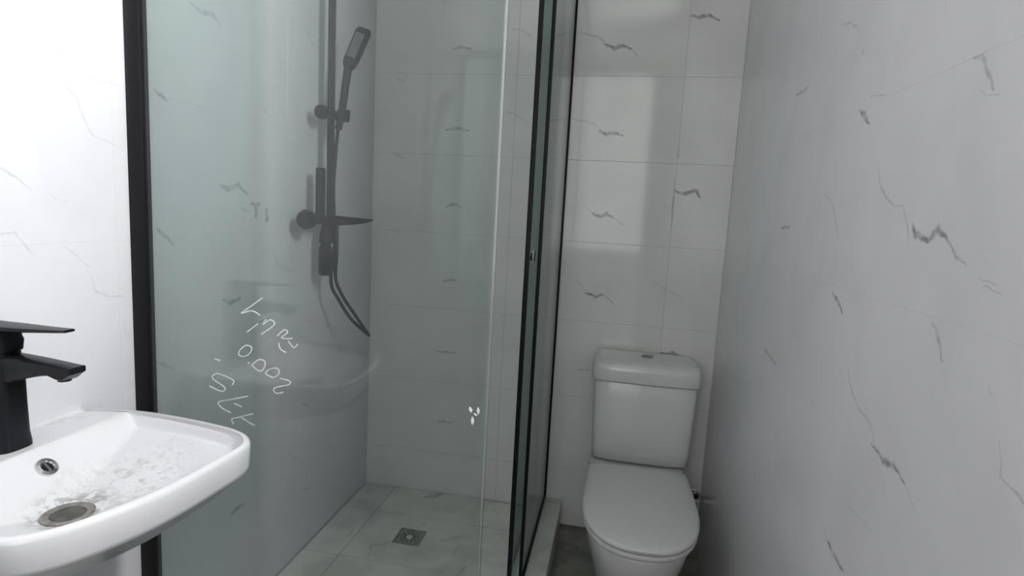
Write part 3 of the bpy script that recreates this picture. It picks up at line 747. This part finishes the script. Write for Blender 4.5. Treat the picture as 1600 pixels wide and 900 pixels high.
fsp = MB().loft(rings).build('spout', MATTE_BLACK, fa, True, sharp=50)
MB().lathe([(.0001, -.006), (.009, -.006), (.010, 0), (.0001, 0)], (FX + .117, FY, .943), 'z', 20).build('aerator', MATTE_BLACK, fsp, True)
rings = []
for t in range(11):
    q = t / 10; x = FX - .030 + .160 * q; wy = .021 * (1 - .45 * sstep(.25, 1, q)) * (1 if q < .99 else .8)
    z = 1.006 + .004 * q + .004 * q * q; th = .011 * (1 - .62 * q)
    rings.append([(x, FY + wy * a_, z + th * b_) for a_, b_ in ((-1, .3), (-.8, 0), (.8, 0), (1, .3), (.9, .9), (.6, 1), (-.6, 1), (-.9, .9))])
MB().loft(rings).build('lever', MATTE_BLACK, fa, True, sharp=50)

# ------------------------------------------------------------------ toilet
TX = .119
to = empty('toilet', (TX, 1.85, 0))
tag(to, 'white close-coupled toilet with closed lid beside the shower', 'toilet')
def dshape(cx, y0, y1, hw, z, ysp=.50, e=2.35, back=.965, n=28):
    """outline with a round front (small y) and a nearly straight back"""
    ym = y0 + (y1 - y0) * ysp; out = []
    for k_ in range(n + 1):
        a_ = math.pi * k_ / n; c_, s_ = math.cos(a_), math.sin(a_)
        out.append((cx + hw * math.copysign(abs(c_) ** (2 / e), c_), ym - (ym - y0) * abs(s_) ** (2 / e), z))
    for k_ in range(1, 6):
        t = k_ / 5; out.append((cx - hw * (1 - (1 - back) * t * t), ym + (y1 - .02 - ym) * t, z))
    for t in (.15, .85):
        out.append((cx - hw * back * (1 - .12), y1, z) if t < .5 else (cx + hw * back * (1 - .12), y1, z))
    for k_ in range(5, 0, -1):
        t = k_ / 5; out.append((cx + hw * (1 - (1 - back) * t * t), ym + (y1 - .02 - ym) * t, z))
    return out
MB().loft([dshape(TX, y0, y1, hw, z) for y0, y1, hw, z in ((1.56, 2.13, .105, 0), (1.555, 2.14, .108, .03), (1.53, 2.15, .118, .12), (1.485, 2.16, .134, .20), (1.44, 2.165, .151, .27), (1.412, 2.17, .162, .33), (1.404, 2.17, .164, .366), (1.408, 2.168, .161, .370))]).build('bowl', CERAMIC, to, True, sharp=50)
MB().loft([dshape(TX, y0, y1, hw, z) for y0, y1, hw, z in ((1.405, 1.90, .162, .371), (1.402, 1.90, .164, .374), (1.401, 1.90, .1645, .384), (1.405, 1.898, .162, .387))]).build('seat', PLASTIC, to, True, sharp=60)
MB().loft([dshape(TX, y0, y1, hw, z) for y0, y1, hw, z in ((1.402, 1.898, .162, .3905), (1.397, 1.900, .166, .393), (1.396, 1.901, .166, .401), (1.404, 1.896, .160, .407), (1.435, 1.87, .14, .411), (1.51, 1.82, .09, .4135), (1.6, 1.75, .03, .414))]).build('seat_lid', PLASTIC, to, True, sharp=60)
for sx in (-.07, .07):
    MB().tube([(TX + sx - .02, 1.912, .385), (TX + sx + .02, 1.912, .385)], .009, 14).build('hinge', PLASTIC, to, True)
TK = .130
def tank_ring(x0, x1, y0, y1, z, e=9, n=64, bow=.010):
    cx, cy, hx, hy = (x0+x1)/2, (y0+y1)/2, (x1-x0)/2, (y1-y0)/2; out = []
    for k_ in range(n):
        a_ = k_ * 2 * math.pi / n; c_, s_ = math.cos(a_), math.sin(a_)
        u_ = math.copysign(abs(c_) ** (2 / e), c_); v_ = math.copysign(abs(s_) ** (2 / e), s_)
        out.append((cx + hx * u_, cy + hy * v_ - (bow * (1 - u_ * u_) if v_ < -.5 else 0), z))
    return out
MB().loft([tank_ring(*q) for q in ((-.030, .290, 2.00, 2.168, .374), (-.038, .298, 1.992, 2.172, .380), (-.040, .300, 1.990, 2.172, .42), (-.048, .308, 1.983, 2.174, .660), (-.046, .306, 1.985, 2.172, .664))]).build('cistern', CERAMIC, to, True, sharp=60)
MB().loft([tank_ring(*q) for q in ((-.046, .306, 1.985, 2.172, .6665), (-.056, .315, 1.974, 2.176, .669), (-.057, .316, 1.973, 2.176, .676), (-.057, .316, 1.973, 2.176, .706), (-.054, .313, 1.976, 2.174, .722), (-.045, .304, 1.986, 2.170, .733), (-.025, .284, 2.004, 2.160, .739), (.03, .23, 2.05, 2.13, .742))]).build('cistern_lid', CERAMIC, to, True, sharp=60)
cl = [q for q in to.children if q.name.startswith('cistern_lid')][0]
MB().lathe([(.0001, 0), (.021, 0), (.021, .004), (.019, .006), (.0001, .006)], (.133, 2.075, .7405), 'z', 28).build('flush_button', plain('grey_chrome', (.30, .30, .30), .3, .6), cl, True)

# ------------------------------------------------------------------ water valve behind the toilet
va = empty('angle_valve', (.358, YB, .20))
tag(va, 'small chrome water valve with black handle on the back wall beside the toilet', 'valve')
MB().lathe([(.0001, 0), (.020, 0), (.020, -.004), (.009, -.007), (.009, -.055), (.0001, -.055)], (.358, YB, .20), 'y', 22).build('valve_body', CHROME, va, True)
MB().tube([(.330, YB - .045, .202), (.370, YB - .045, .198)], .0065, 14).build('outlet', CHROME, va, True)
MB().lathe([(.0001, 0), (.012, 0), (.013, .010), (.0001, .012)], (.352, YB - .045, .208), 'z', 16).build('handle', RUBBER, va, True)
MB().tube(smoothline([(.355, YB - .045, .196), (.362, YB - .05, .12), (.352, YB - .055, .05), (.335, YB - .05, .012)], 6), .006, 10).build('hose', RUBBER, va, True)
